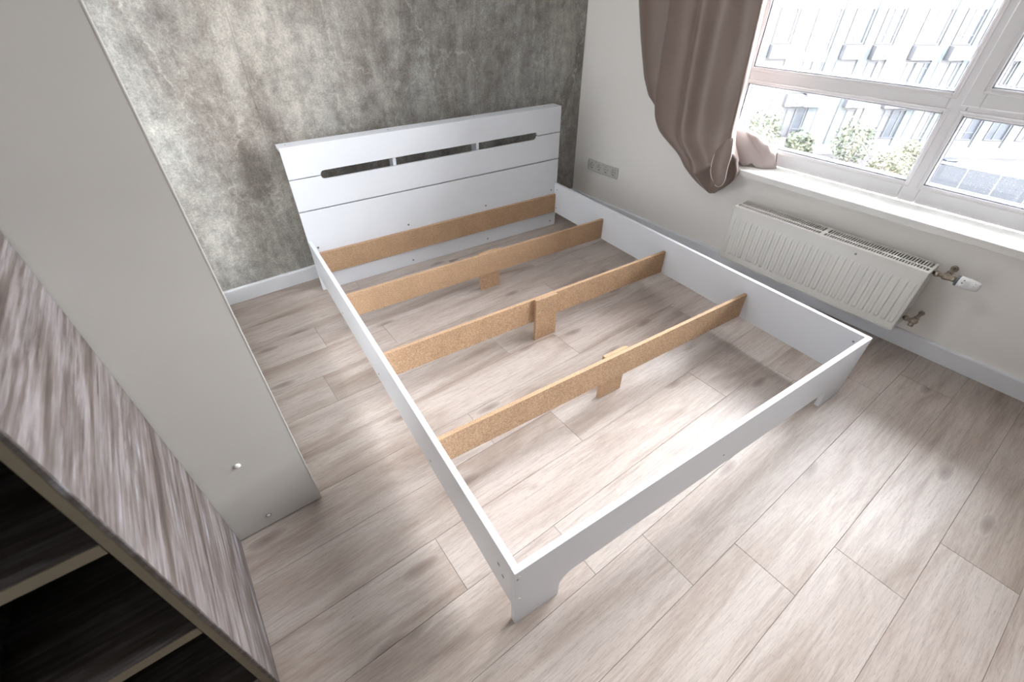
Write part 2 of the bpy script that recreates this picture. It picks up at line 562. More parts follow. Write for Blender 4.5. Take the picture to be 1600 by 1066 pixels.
wr = MB()
wr.box(0, 0.30, ROOM_Y, 0.0, -0.12, 0.545, 0)
wr.box(0, 0.30, ROOM_Y, 0.0, WIN_Z1, CEIL, 0)
wr.box(0, 0.30, WIN_Y0, 0.0, 0.545, WIN_Z1, 0)
wr.box(0, 0.30, ROOM_Y, WIN_Y1, 0.545, WIN_Z1, 0)
wr = struct(wr.build('wall_right', M['wall_paint']))
struct(box('wall_left', M['wallpaper'], None, ROOM_X - 0.2, ROOM_X, ROOM_Y, 0.0, -0.12, CEIL))
struct(box('wall_front', M['wallpaper'], None, ROOM_X - 0.2, 0.3, ROOM_Y - 0.2, ROOM_Y, -0.12, CEIL))
struct(box('ceiling', M['ceiling_paint'], None, ROOM_X - 0.2, 0.3, ROOM_Y - 0.2, 0.22, CEIL, CEIL + 0.2))

def skirting(name, pts_fn):
    return struct(pts_fn.build(name, M['baseboard']))
prof = [(0, 0.0005), (-0.0155, 0.0005), (-0.0155, 0.076), (-0.013, 0.081), (-0.009, 0.083), (0, 0.083)]
skirting('baseboard_back', MB().prism([(p[0], p[1]) for p in prof], 'x', ROOM_X + 0.001, -0.016))
skirting('baseboard_right', MB().prism([(p[0], p[1]) for p in prof], 'y', ROOM_Y + 0.001, -0.0005))

# ------------------------------------------------------------------ window
XF, XB = 0.16, 0.235            # inner and outer face of the frame
win = struct(link('window_1', None))
# member boundaries in y (from the left) and z
ZB, ZT = 0.58, 2.32
def member(name, y0, y1, z0, z1, xf=XF, bev=0.004):
    return box(name, M['upvc'], win, xf, XB, min(y0, y1), max(y0, y1), z0, z1, bev)
def glazing(y0, y1, z0, z1, xf=XF):
    """one fixed light: sloping bead, rubber gasket, spacer, two panes; y0 > y1 are the visible glass limits"""
    def ring(mb, a, b, xa, xb):
        # frame-shaped strip from inset a (outer, at xa) to inset b (inner, at xb)
        t = bmesh.new()
        q = []
        for ins, xx in ((a, xa), (b, xb)):
            q.append([t.verts.new((xx, y, z)) for y, z in ((y0 - ins, z0 + ins), (y1 + ins, z0 + ins), (y1 + ins, z1 - ins), (y0 - ins, z1 - ins))])
        for i in range(4):
            t.faces.new([q[0][i], q[0][(i + 1) % 4], q[1][(i + 1) % 4], q[1][i]])
        mb.absorb(t)
    bead = MB(); ring(bead, -0.020, -0.018, xf - 0.0002, xf - 0.004); ring(bead, -0.018, -0.002, xf - 0.004, xf + 0.006); ring(bead, -0.002, 0.0, xf + 0.006, xf + 0.012)
    bead.build('glazing_bead', M['upvc'], win, recalc=True)
    g = MB(); ring(g, -0.001, 0.0015, xf + 0.008, xf + 0.008); ring(g, 0.0015, 0.0015, xf + 0.008, xf + 0.016)
    g.build('gasket', M['gasket'], win, recalc=True)
    s = MB(); ring(s, -0.001, 0.006, xf + 0.0135, xf + 0.0135); ring(s, 0.006, 0.006, xf + 0.0135, xf + 0.036)
    sp = s.build('glazing_spacer', M['spacer'], win, recalc=True)
    g2 = MB(); ring(g2, 0.0055, 0.0095, xf + 0.0355, xf + 0.0355); ring(g2, 0.0095, 0.0095, xf + 0.0355, xf + 0.04)
    g2.build('gasket', M['gasket'], win, recalc=True)
    p = MB()
    p.box(xf + 0.0115, xf + 0.0130, y1 - 0.004, y0 + 0.004, z0 - 0.004, z1 + 0.004)
    p.build('pane', M['glass'], win)

UP0, LO0, LO1 = 1.024, 0.663, 0.947
mull = [(-1.994, -2.063)]
member('window_frame', WIN_Y0 + 0.0, -1.115, ZB, ZT)                    # left jamb
member('mullion', -1.994, -2.063, ZB, ZT)
member('window_frame', -2.985, WIN_Y1, ZB, ZT)
for (a, b) in ((-1.115, -1.994), (-2.063, -2.985)):
    member('window_frame', a, b, ZB, LO0)
    member('transom', a, b, LO1, UP0)
    member('window_frame', a, b, ZT - 0.07, ZT)
    glazing(a, b, LO0, LO1)
glazing(-1.115, -1.994, UP0, ZT - 0.07)
# opening sash of the middle bay, its face proud of the frame
sa, sb, s0, s1 = -2.040, -3.008, 0.985, ZT - 0.045
XS = 0.142
for nm, (y0, y1, z0, z1) in (('sash', (sa, -2.103, s0, s1)), ('sash', (-2.945, sb, s0, s1)), ('sash', (-2.103, -2.945, s0, 1.056)), ('sash', (-2.103, -2.945, s1 - 0.075, s1))):
    box('sash_rail', M['upvc'], win, XS, XF + 0.03, min(y0, y1), max(y0, y1), z0, z1, 0.004)
glazing(-2.103, -2.945, 1.056, s1 - 0.075, XS)
# reveal lining of the opening beside and above the frame
st = MB()
st.box(-0.045, 0.1595, WIN_Y1 - 0.05, -1.0, 0.547, 0.58, 0.004, seg=2)
sill = st.build('trim_1', M['sill'])
struct(sill)
sill['label'] = 'deep white window sill board under the window'

# ------------------------------------------------------------------ bed
W_, LEN_, TH, TOP = 1.651, 2.032, 0.0185, 0.3024
bed = thing('bed_frame', 'white double bed frame with slotted headboard and bare chipboard cross bars, no mattress', 'bed', (-0.4355, -0.2881, 0), -0.0727)
def screw(parent, p, axis, r=0.0045, mat='screw'):
    ax = {'x': (1, 0, 0), '-x': (-1, 0, 0), 'y': (0, 1, 0), '-y': (0, -1, 0), 'z': (0, 0, 1)}[axis]
    p = Vector(p); q = p + Vector(ax)
    MB().lathe([(-0.002, r), (0.0006, r), (0.001, r * 0.7), (0.0002, r * 0.45)], p, q, 10).build('screw', M[mat], parent)

zs0, zs1, xs0, xs1 = 0.6035, 0.6475, -1.498, -0.176
zm, gp = 0.6255, 0.0056
rr_ = 0.0185
# top board, notched along its lower edge
o = [(-W_, zm + gp / 2), (xs0, zm + gp / 2)] + [(xs0 + rr_ - rr_ * math.cos(a), zm + gp / 2 + (zs1 - zm - gp / 2) * math.sin(a)) for a in [math.pi / 2 * i / 6 for i in range(1, 7)]]
o += [(xs1 - rr_ + rr_ * math.cos(a), zm + gp / 2 + (zs1 - zm - gp / 2) * math.sin(a)) for a in [math.pi / 2 * i / 6 for i in range(6, 0, -1)]] + [(xs1, zm + gp / 2), (0, zm + gp / 2), (0, 0.7765), (-W_, 0.7765)]
top_b = MB().prism(o, 'y', 0.0, 0.0175, 0.0008).build('headboard_plank', M['laminate'], bed)
o = [(-W_, 0.4650), (0, 0.4650), (0, zm - gp / 2), (xs1, zm - gp / 2)] + [(xs1 - rr_ + rr_ * math.cos(a), zm - gp / 2 - (zm - gp / 2 - zs0) * math.sin(a)) for a in [math.pi / 2 * i / 6 for i in range(1, 7)]]
o += [(xs0 + rr_ - rr_ * math.cos(a), zm - gp / 2 - (zm - gp / 2 - zs0) * math.sin(a)) for a in [math.pi / 2 * i / 6 for i in range(6, 0, -1)]] + [(xs0, zm - gp / 2), (-W_, zm - gp / 2)]
MB().prism(o, 'y', 0.0, 0.0175, 0.0008).build('headboard_plank', M['laminate'], bed)
low_b = MB().prism([(-W_, 0.0), (0, 0.0), (0, 0.4580), (-W_, 0.4580)], 'y', 0.0, 0.0175, 0.0008).build('headboard_plank', M['laminate'], bed)
for xx, zz in ((-1.611, 0.258), (-0.047, 0.259), (-0.044, 0.035), (-1.089, 0.262), (-0.564, 0.262), (-1.093, 0.030), (-0.559, 0.032)):
    screw(low_b, (xx, 0, zz), '-y', 0.006)
for xx in (-W_ + 0.035, -1.105, -0.592, -0.035):
    box('headboard_post', M['laminate'], bed, xx - 0.009, xx + 0.009, 0.0178, 0.080, 0.0, 0.7575, 0.0008)
cap = box('headboard_top_rail', M['laminate'], bed, -W_ - 0.002, 0.001, 0.0178, 0.0853, 0.758, 0.7765, 0.0008)
for xx in (-1.615, -1.105, -0.592, -0.1):
    screw(cap, (xx, 0.045, 0.7765), 'z', 0.0035)
# side rails
for nm, x0, x1 in (('l', -W_, -W_ + TH), ('r', -TH, 0.0)):
    r_ = box('side_rail', M['laminate'], bed, x0, x1, -LEN_ + TH, -0.0004, 0.100, TOP, 0.0008)
    inner, ax = (x1, 'x') if nm == 'l' else (x0, '-x')
    outer, oax = (x0, '-x') if nm == 'l' else (x1, 'x')
    for yy in (-0.03, -LEN_ + 0.045):
        screw(r_, (inner, yy, 0.262), ax)
        screw(r_, (inner, yy, 0.135), ax)
    for yy in (-0.51, -1.018, -1.52):
        for zz in (0.140, 0.190):
            screw(r_, (outer, yy + 0.008, zz), oax, 0.0055, 'screw_cap' if zz > 0.15 else 'screw')
    for yy, zz in ((-1.955, 0.215), (-1.975, 0.185)):
        screw(r_, (outer, yy, zz), oax, 0.006, 'screw')
# foot board with two legs cut out of it
lw, lz, ch = 0.150, 0.103, 0.055
def cut(sx):
    return [(sx(0.0), 0.0), (sx(lw), 0.0), (sx(lw), lz - 0.045)] + [(sx(lw + 0.05 * (1 - math.cos(a))), lz - 0.045 + 0.045 * math.sin(a)) for a in [math.pi / 2 * i / 6 for i in range(1, 7)]]
left = cut(lambda q: -W_ + q)
right = cut(lambda q: -q)
o = left + right[::-1] + [(0, TOP), (-W_, TOP)]
foot = MB().prism(o, 'y', -LEN_, -LEN_ + TH, 0.0008).build('foot_board', M['laminate'], bed)
for xx, zz in ((-W_ + 0.012, 0.272), (-W_ + 0.012, 0.150), (-0.012, 0.262), (-0.012, 0.150)):
    screw(foot, (xx, -LEN_, zz), '-y', 0.005, 'screw_cap')
screw(foot, (-0.832, -LEN_, 0.168), '-y', 0.004)
for xx in (-W_ + 0.0125,):
    screw(foot, (xx - 0.004, -LEN_, 0.266), '-y', 0.0035, 'screw')
# chipboard cross bars and their middle legs
def chip_box(name, parent, x0, x1, y0, y1, z0, z1):
    mb = MB()
    mb.mi(M['chipboard']); mb.mi(M['chip_edge'])
    mb.box(x0, x1, y0, y1, z0, z1, 0.0006, M['chipboard'])
    for f in mb.bm.faces:
        if f.calc_center_median().z > z1 - 0.001 and f.normal.z > 0.5 or (abs(f.normal.x) > 0.9):
            f.material_index = 1
    mb.bm.normal_update()
    for f in mb.bm.faces:
        if f.normal.z > 0.7 or abs(f.normal.x) > 0.9:
            f.material_index = 1
        else:
            f.material_index = 0
    return mb.build(name, M['chipboard'], parent)
BZ0, BZ1 = 0.105, 0.2305
BARS = [(-0.0185, -0.001, None), (-0.511, -0.495, 'behind'), (-1.017, -1.001, 'front'), (-1.521, -1.505, 'behind')]
for y0, y1, leg in BARS:
    bar = chip_box('cross_bar', bed, -W_ + TH + 0.0004, -TH - 0.0004, y0, y1, BZ0, BZ1)
    if leg:
        ly0, ly1 = (y1 + 0.0003, y1 + 0.0163) if leg == 'behind' else (y0 - 0.0163, y0 - 0.0003)
        lg = chip_box('support_leg', bed, -0.889, -0.766, ly0, ly1, 0.0, BZ1 + 0.001)
        for xx, zz in ((-0.85, 0.165), (-0.80, 0.185)):
            screw(lg if leg == 'front' else bar, (xx, ly0 if leg == 'front' else y0, zz), '-y', 0.0035)

# ------------------------------------------------------------------ wardrobe and open shelf
WX, WY = -2.5285, -1.487
wd = thing('wardrobe', 'tall white wardrobe whose plain side panel faces the bed foot, beside the grey wood shelf', 'wardrobe', (ROOM_X + 0.02, WY, 0))
ox, oy = ROOM_X + 0.02, WY
sp = MB()
sp.mi(M['wardrobe']); sp.mi(M['wardrobe_edge'])
sp.box(0.0, WX - ox - 0.004, 0, 0.018, 0.004, 2.25, 0.0008, M['wardrobe'])
sp.box(WX - ox - 0.004, WX - ox, -0.0004, 0.018, 0.004, 2.25, 0.0005, M['wardrobe_edge'])
sp = sp.build('side_panel', M['wardrobe'], wd)
box('side_panel', M['wardrobe'], wd, 0.0, WX - ox - 0.024, 1.452, 1.470, 0.0, 2.25, 0.0008)
box('top_panel', M['wardrobe'], wd, 0.0, WX - ox - 0.024, 0.0185, 1.4515, 2.232, 2.25, 0.0008)
box('base_panel', M['wardrobe'], wd, 0.0, WX - ox - 0.05, 0.0185, 1.4515, 0.0, 0.08, 0.0008)
box('back_panel', M['wardrobe'], wd, 0.0, 0.006, 0.0185, 1.4515, 0.08, 2.232)
for i in range(2):
    # sliding doors, each a framed mirror
    a = 0.0195 + i * 0.716
    b = a + 0.714
    x1_ = WX - ox - 0.052 + i * 0.022
    dr = MB()
    for (p, q, r, t_) in ((a, a + 0.022, 0.083, 2.228), (b - 0.022, b, 0.083, 2.228), (a + 0.022, b - 0.022, 0.083, 0.115), (a + 0.022, b - 0.022, 2.205, 2.228)):
        dr.box(x1_ - 0.016, x1_ + 0.001, p, q, r, t_, 0.001)
    dr = dr.build('door', M['wardrobe_edge'], wd)
    box('mirror', M['mirror'], dr, x1_ - 0.006, x1_ - 0.001, a + 0.021, b - 0.021, 0.114, 2.206)
for xx, zz, mt_ in ((-2.686, 0.3135, 'screw_cap'), (-2.686, 0.0525, 'nickel')):
    MB().lathe([(-0.001, 0.0085), (0.0012, 0.0085), (0.0035, 0.0055), (0.0040, 0.002)] if mt_ == 'screw_cap' else [(-0.001, 0.0085), (0.001, 0.0085), (0.0012, 0.0065), (0.0004, 0.006)], (xx - ox, 0, zz), (xx - ox, -1, zz), 20).build('screw_cap', M['screw_cap' if mt_ == 'screw_cap' else 'screw'], sp)
MB().lathe([(0.0, 0.006), (0.0014, 0.005)], (-2.686 - ox, 0, 0.0525), (-2.686 - ox, -1, 0.0525), 20).build('screw_cap', M['screw_cap'], sp)

SX, SY0, SY1, SH = -2.787, WY - 0.002, -1.950, 1.78
sh = thing('open_shelf', 'dark open shelf unit with streaky grey wood side panel, against the wardrobe side', 'shelf', (ROOM_X + 0.02, SY1, 0))
dx, dy = SX - ox, SY0 - SY1
sp = MB()
sp.mi(M['weathered']); sp.mi(M['edge_olive'])
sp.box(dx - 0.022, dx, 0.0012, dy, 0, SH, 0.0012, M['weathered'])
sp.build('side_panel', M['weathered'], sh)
eb = MB()
eb.prism([(dx - 0.022, 0.0012), (dx, 0.0012), (dx - 0.0015, -0.0008), (dx - 0.0205, -0.0008)], 'z', 0.0, SH)
eb.build('edge_strip', M['edge_olive'], sh)
MB().box(dx - 0.0075, dx + 0.0006, -0.0012, 0.004, 0, SH, 0.0012).build('edge_strip', M['weathered_dark'], sh)['label'] = 'dark rounded front edge'
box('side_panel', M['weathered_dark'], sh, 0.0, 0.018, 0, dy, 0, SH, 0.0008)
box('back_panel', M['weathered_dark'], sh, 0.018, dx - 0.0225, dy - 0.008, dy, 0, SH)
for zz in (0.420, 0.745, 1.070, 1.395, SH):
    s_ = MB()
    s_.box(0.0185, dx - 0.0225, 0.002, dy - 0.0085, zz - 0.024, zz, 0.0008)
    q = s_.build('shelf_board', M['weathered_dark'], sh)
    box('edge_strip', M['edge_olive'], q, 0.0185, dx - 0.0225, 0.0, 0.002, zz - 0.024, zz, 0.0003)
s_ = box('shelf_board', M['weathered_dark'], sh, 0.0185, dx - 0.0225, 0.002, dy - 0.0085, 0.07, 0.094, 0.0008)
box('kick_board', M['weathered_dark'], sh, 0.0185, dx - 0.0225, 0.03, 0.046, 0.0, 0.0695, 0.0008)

# ------------------------------------------------------------------ radiator
RY0, RY1, RZ0, RZ1, RXF, RXB = -1.4131, -2.302, 0.1359, 0.4361, -0.1645, -0.040
rad = thing('radiator', 'cream white ribbed panel radiator hanging on the wall under the window sill', 'radiator', (0, RY0, RZ0))
RL, RH = RY0 - RY1, RZ1 - RZ0
def ry(d):            # distance along the radiator -> local y
    return -d
nrib = 28
rp = (RL - 0.012) / nrib
def panel_mesh(xface, depth_dir):
    t = bmesh.new()
    ys, off = [0.0], [0]
    start = 0.006
    for i in range(nrib):
        c = start + (i + 0.5) * rp
        for d_, h in ((-0.33, 0), (-0.20, 1), (0.20, 1), (0.33, 0)):
            ys.append(c + d_ * rp); off.append(h)
    ys.append(RL); off.append(0)
    zr = [(0.0, 0), (0.014, 0), (0.034, 0), (0.046, 1), (RH - 0.070, 1), (RH - 0.050, 0), (RH - 0.006, 0), (RH - 0.003, 0)]
    grid = []
    for z, a in zr:
        grid.append([t.verts.new((xface + depth_dir * 0.0042 * (h * a) , ry(y), z)) for y, h in zip(ys, off)])
    for i in range(len(zr) - 1):
        for j in range(len(ys) - 1):
            f = t.faces.new([grid[i][j], grid[i][j + 1], grid[i + 1][j + 1], grid[i + 1][j]])
    # folded rim round the panel
    def strip(loop, dxx):
        prev = [t.verts.new(vv.co + Vector((dxx, 0, 0))) for vv in loop]
        for i in range(len(loop) - 1):
            t.faces.new([loop[i], loop[i + 1], prev[i + 1], prev[i]])
    rim = -depth_dir * 0.009
    strip(grid[0], rim); strip(grid[-1], rim)
    strip([g_[0] for g_ in grid], rim); strip([g_[-1] for g_ in grid], rim)
    bmesh.ops.recalc_face_normals(t, faces=t.faces[:])
    mb = MB(); mb.absorb(t)
    return mb
fp = panel_mesh(RXF, -1).build('front_panel', M['radiator'], rad)
# shallow raised lip near the panel border
lip = MB()
lip.box(RXF - 0.0022, RXF, ry(RL - 0.006), ry(RL - 0.0035), 0.006, RH - 0.018, 0.0006)
lip.box(RXF - 0.0022, RXF, ry(0.006), ry(0.0035), 0.006, RH - 0.018, 0.0006)
lip.box(RXF - 0.0022, RXF, ry(RL - 0.004), ry(0.004), 0.006, 0.0085, 0.0006)
lip.build('panel_lip', M['radiator'], fp)
MB().lathe([(0, 0.0048), (0.002, 0.0048), (0.003, 0.0034), (0.0015, 0.002)], (RXF, -2.0305 - RY0, 0.411 - RZ0), (RXF - 1, -2.0305 - RY0, 0.411 - RZ0), 14).build('screw_cap', M['screw'], fp)
panel_mesh(RXB + 0.0, 1).build('back_panel', M['radiator'], rad)
conv = MB()
for i in range(60):
    yy = 0.012 + i * (RL - 0.024) / 59
    conv.box(RXF + 0.022, RXB - 0.022, ry(yy + 0.0008), ry(yy - 0.0008), 0.02, RH - 0.04)
cv = conv.build('convector_fins', M['dark_inside'], rad)
cv['kind'] = 'stuff'
for a in (0.0, RL - 0.0012):
    s_ = MB()
    s_.box(RXF + 0.003, RXB - 0.004, ry(a + 0.0012), ry(a), 0.004, RH - 0.006, 0.0004)
    s_.build('side_cover', M['radiator'], rad)
# top grille
gz = RH - 0.0015
fx = lambda f_: RXF + (RXB - RXF) * f_
gr = MB()
for f0, f1 in ((-0.012, 0.15), (0.36, 0.48), (0.93, 1.0)):
    gr.box(fx(f0), fx(f1), ry(RL), 0.0, gz + 0.0016, gz + 0.0032, 0.0004)
for a, b in ((0.0, 0.008), (RL / 2 - 0.010, RL / 2 + 0.010), (RL - 0.011, RL)):
    gr.box(fx(0.0), fx(1.0), ry(b), ry(a), gz + 0.0015, gz + 0.0030, 0.0003)
gr.box(RXF - 0.0016, RXF - 0.0002, ry(RL), 0.0, gz - 0.014, gz + 0.0013, 0.0003)
grille = gr.build('top_grille', M['radiator'], rad)
bars = MB()
ns = 38
for a, b in ((0.008, RL / 2 - 0.010), (RL / 2 + 0.010, RL - 0.011)):
    pitch = (b - a) / ns
    for i in range(1, ns):
        yy = a + i * pitch
        bars.box(fx(0.12), fx(0.94), ry(yy + pitch * 0.21), ry(yy - pitch * 0.21), gz + 0.0015, gz + 0.0029)
bo = bars.build('grille_bars', M['radiator'], rad)
bo['kind'] = 'stuff'
for yy in (0.15, RL - 0.15):
    box('wall_bracket', M['radiator'], rad, RXB, -0.0005, ry(yy + 0.02), ry(yy - 0.02), 0.04, RH - 0.05, 0.001)

# valves at the radiator's end
vx = -0.100
tv = thing('thermostatic_valve', 'white thermostatic knob on a nickel valve at the upper end of the radiator', 'valve', (vx, RY1, 0.420))
vb = MB()
vb.lathe([(0.0, 0.0075), (0.008, 0.0075), (0.008, 0.0115), (0.010, 0.0135), (0.020, 0.0135), (0.022, 0.0115), (0.026, 0.009), (0.034, 0.009), (0.036, 0.0125), (0.047, 0.014), (0.058, 0.0125), (0.064, 0.0105), (0.070, 0.0115), (0.083, 0.0115)], (0, -0.0005, 0), (0, -1, 0), 18)
vb.build('valve_body', M['nickel'], tv)
vp = MB()
vp.tube([(0, -0.047, 0.0), (0.03, -0.047, 0.003), (0.0995, -0.047, 0.003)], 0.0085, 14)
vp.lathe([(0, 0.0135), (0.016, 0.0135), (0.018, 0.011)], (0.018, -0.047, 0.003), (1, -0.047, 0.003), 6, smooth=False)
vp.lathe([(0, 0.014), (0.003, 0.0135), (0.005, 0.010)], (0.0995, -0.047, 0.003), (0.0, -0.047, 0.003), 20)
vp.build('supply_pipe', M['nickel'], tv)
MB().lathe([(0, 0.019), (0.002, 0.0215), (0.009, 0.0215), (0.010, 0.020)], (0, -0.080, 0), (0, -1, 0), 24).build('collar', M['grey_plastic'], tv)
kn = MB().lathe([(0, 0.0205), (0.001, 0.0230), (0.034, 0.0235), (0.036, 0.0218), (0.038, 0.0228), (0.062, 0.0195), (0.069, 0.0145), (0.070, 0.004)], (0, -0.090, 0), (0, -1, 0), 28).build('knob', M['white_plastic'], tv)
for ang, yy, ln in ((165, -0.104, 0.006), (135, -0.106, 0.008), (165, -0.142, 0.003), (135, -0.143, 0.003)):
    d_ = Vector((math.cos(math.radians(ang)), 0, math.sin(math.radians(ang))))
    c_ = d_ * (0.0232 if ln > 0.004 else 0.0212)
    MB().lathe([(0, 0.0022 if ln > 0.004 else 0.0012), (0.0006, 0.002 if ln > 0.004 else 0.001)], c_ + Vector((0, yy, 0)), c_ + d_ + Vector((0, yy, 0)), 8).build('dial_mark', M['black'], kn)
lv = thing('lockshield_valve', 'small tarnished nickel lockshield valve at the lower end of the radiator', 'valve', (vx, RY1, 0.188))
vb = MB()
vb.lathe([(0.0, 0.007), (0.006, 0.007), (0.007, 0.0125), (0.018, 0.0125), (0.020, 0.009), (0.028, 0.009), (0.032, 0.013), (0.050, 0.013), (0.054, 0.009), (0.058, 0.004)], (0, -0.0005, 0), (0, -1, 0), 18)
vb.lathe([(0, 0.0095), (0.018, 0.0105), (0.024, 0.0105), (0.026, 0.0085)], (0, -0.042, 0), (-0.35, -0.042, -0.95), 18)
vb.build('valve_body', M['nickel'], lv)
vp = MB()
vp.tube([(0, -0.042, 0.0), (0.0995, -0.042, 0.0)], 0.0075, 14)
vp.lathe([(0, 0.0125), (0.016, 0.0125), (0.018, 0.010)], (0.016, -0.042, 0), (1, -0.042, 0), 6, smooth=False)
vp.lathe([(0, 0.012), (0.003, 0.0115), (0.005, 0.009)], (0.0995, -0.042, 0), (0, -0.042, 0), 20)
vp.build('return_pipe', M['nickel'], lv)

# ------------------------------------------------------------------ socket strip
so = thing('socket_strip', 'white four-gang wall socket strip low on the wall near the corner', 'socket', (0, -0.2966, 0.3129))
fm = MB()
fm.box(-0.0095, -0.0002, -0.1505, 0.1505, 0.0305, 0.040, 0.0025).box(-0.0095, -0.0002, -0.1505, 0.1505, -0.040, -0.0305, 0.0025)
for cyy in (-0.146, -0.071, 0.0, 0.071, 0.146):
    hw_ = 0.0045 if abs(cyy) > 0.1 else 0.0050
    fm.box(-0.0094, -0.0002, cyy - hw_, cyy + hw_, -0.0306, 0.0306, 0.0006)
fr_ = fm.build('frame', M['socket'], so)
for i in range(4):
    cy = 0.1065 - i * 0.071
    t = bmesh.new()
    nseg = 32
    sq, c1, c2 = [], [], []
    for k in range(nseg):
        a = 2 * math.pi * (k + 0.5) / nseg
        ca, sa = math.cos(a), math.sin(a)
        m_ = 0.0303 / max(abs(ca), abs(sa))
        sq.append(t.verts.new((-0.0098, cy + m_ * ca, m_ * sa)))
        c1.append(t.verts.new((-0.0098, cy + 0.0200 * ca, 0.0200 * sa)))
        c2.append(t.verts.new((-0.0010, cy + 0.0192 * ca, 0.0192 * sa)))
    for k in range(nseg):
        q = (k + 1) % nseg
        t.faces.new([sq[k], sq[q], c1[q], c1[k]])
        t.faces.new([c1[k], c1[q], c2[q], c2[k]])
    t.faces.new(c2)
    bmesh.ops.recalc_face_normals(t, faces=t.faces[:])
    ins = MB(); ins.absorb(t)
    sk = ins.build('socket', M['socket'], so)
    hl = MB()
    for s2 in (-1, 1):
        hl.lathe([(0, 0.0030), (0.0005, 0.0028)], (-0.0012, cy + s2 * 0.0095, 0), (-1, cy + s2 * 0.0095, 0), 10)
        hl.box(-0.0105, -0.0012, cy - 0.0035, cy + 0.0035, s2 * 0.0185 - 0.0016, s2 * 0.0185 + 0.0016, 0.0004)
    # dark pin holes and earth contacts in the well
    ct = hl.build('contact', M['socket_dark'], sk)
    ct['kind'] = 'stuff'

# ------------------------------------------------------------------ curtain
cu = thing('curtain', 'taupe satin curtain hanging beside the window with its hem thrown over the sill', 'curtain', (-0.11, -0.8, 0))
CO = Vector((-0.11, -0.8, 0))
def lerp_table(tb, z):
    if z >= tb[0][0]:
        return tb[0][1]
    for (za, va), (zb, vb_) in zip(tb[:-1], tb[1:]):
        if zb <= z <= za:
            f_ = (z - zb) / (za - zb)
            return vb_ + (va - vb_) * f_
    return tb[-1][1]
YL = [(2.62, -0.375), (1.80, -0.395), (1.294, -0.457), (1.119, -0.511), (0.933, -0.578), (0.839, -0.634), (0.729, -0.715), (0.66, -0.800), (0.40, -1.3)]
YC = [(2.62, -0.690), (1.30, -0.722), (1.02, -0.732), (0.894, -0.737), (0.80, -0.750), (0.748, -0.765), (0.687, -0.810), (0.640, -0.890), (0.599, -0.970), (0.52, -1.053), (0.467, -1.126), (0.438, -1.180), (0.428, -1.215)]
YR = [(2.62, -1.19), (1.31, -1.217), (0.763, -1.247), (0.70, -1.262), (0.64, -1.300), (0.58, -1.335), (0.532, -1.329), (0.471, -1.279), (0.438, -1.238), (0.428, -1.222)]
def smooth_tab(tb, z):
    return (lerp_table(tb, z - 0.018) + lerp_table(tb, z) * 2 + lerp_table(tb, z + 0.018)) / 4
def bumpf(x, c, s):
    return math.exp(-((x - c) / s) ** 2)
def sig(x):
    return 1 / (1 + math.exp(-max(-40, min(40, x))))
zrows = [2.62 - i * 0.04 for i in range(33)]
z_ = zrows[-1]
while z_ > 0.435:
    z_ -= 0.011
    zrows.append(z_)
zrows.append(0.427)
NL, NK, NF, NB = 20, 6, 72, 26
t = bmesh.new()
loops = []
for z in zrows:
    yl, yc, yr = smooth_tab(YL, z), smooth_tab(YC, z), smooth_tab(YR, z)
    sep = max(0.0, min(1.0, (z - 0.70) / 0.14))            # how far the back layer stands clear of the front sheet
    yl = yl * sep + (yc + 0.002) * (1 - sep) if sep < 1 else yl
    lowk = max(0.0, min(1.0, (0.80 - z) / 0.36))
    tight = max(0.10, min(1.0, (z - 0.420) / 0.13))
    up = min(1.0, max(0.0, (z - 1.75) / 0.6))
    xc = -0.058 - 0.068 * tight ** 0.35
    ye = yc - 0.05 * sep - 0.002
    ringv = []
    def put(x, y):
        ringv.append(t.verts.new(Vector((x, y, z)) - CO))
    for i in range(NL):
        s_ = i / (NL - 1)
        x = -0.052 - sep * (0.030 * math.sin(math.pi * s_) ** 0.8 + 0.010 * math.sin(2 * math.pi * s_ + 0.4) * (0.4 + 0.6 * min(1, max(0, (z - 0.8) / 0.4))))
        x += 0.010 * sep * s_
        x -= 0.010 * up * math.sin(14 * s_)
        put(x, yl + (ye - yl) * s_)
    for i in range(1, NK + 1):
        s_ = i / (NK + 1)
        put(-0.045 + (xc + 0.045) * s_, ye + (yc - ye) * s_ ** 2.2)
    for i in range(NF):
        u = i / (NF - 1)
        ed = 1 - abs(2 * u - 1) ** 4
        x = xc + (0.020 * u) - 0.022 * ed * tight
        rc_ = 0.485 - 0.06 * lowk
        x -= 0.042 * bumpf(u, rc_, 0.085 + 0.03 * lowk) * tight * (1 - 0.2 * lowk)
        x += 0.010 * bumpf(u, rc_ + 0.20, 0.12) * (1 - 0.6 * lowk) * tight
        x += 0.008 * bumpf(u, rc_ - 0.15, 0.08) * tight
        x -= 0.004 * bumpf(u, 0.90, 0.09) * (1 - lowk)
        x -= 0.016 * up * math.sin(u * 26)
        x -= 0.050 * lowk * ed * tight
        # the front sheet folds under: a lip that rises to the right
        zl = 0.520 + 0.22 * max(0.0, u - 0.40)
        fade = sig((u - 0.52) / 0.07)
        x += 0.070 * sig((zl - z) / 0.006) * fade * ed ** 0.5 * tight
        x -= 0.012 * bumpf(z, zl + 0.016, 0.016) * fade
        x += 0.0025 * noise.noise(Vector((u * 6, z * 3, 1.7)))
        put(x, yc + (yr - yc) * u)
    for i in range(NB):
        u = 1 - (i + 0.5) / NB
        y0_ = max(yl, yc)
        put((-0.046 + 0.002 * math.sin(u * 40)) if z > 0.62 else -0.058 - 0.012 * (1 - tight), y0_ + (yr - y0_) * u)
    loops.append(ringv)
n_ = len(loops[0])
for a in range(len(loops) - 1):
    for k in range(n_):
        f = t.faces.new([loops[a][k], loops[a][(k + 1) % n_], loops[a + 1][(k + 1) % n_], loops[a + 1][k]])
        f.smooth = True
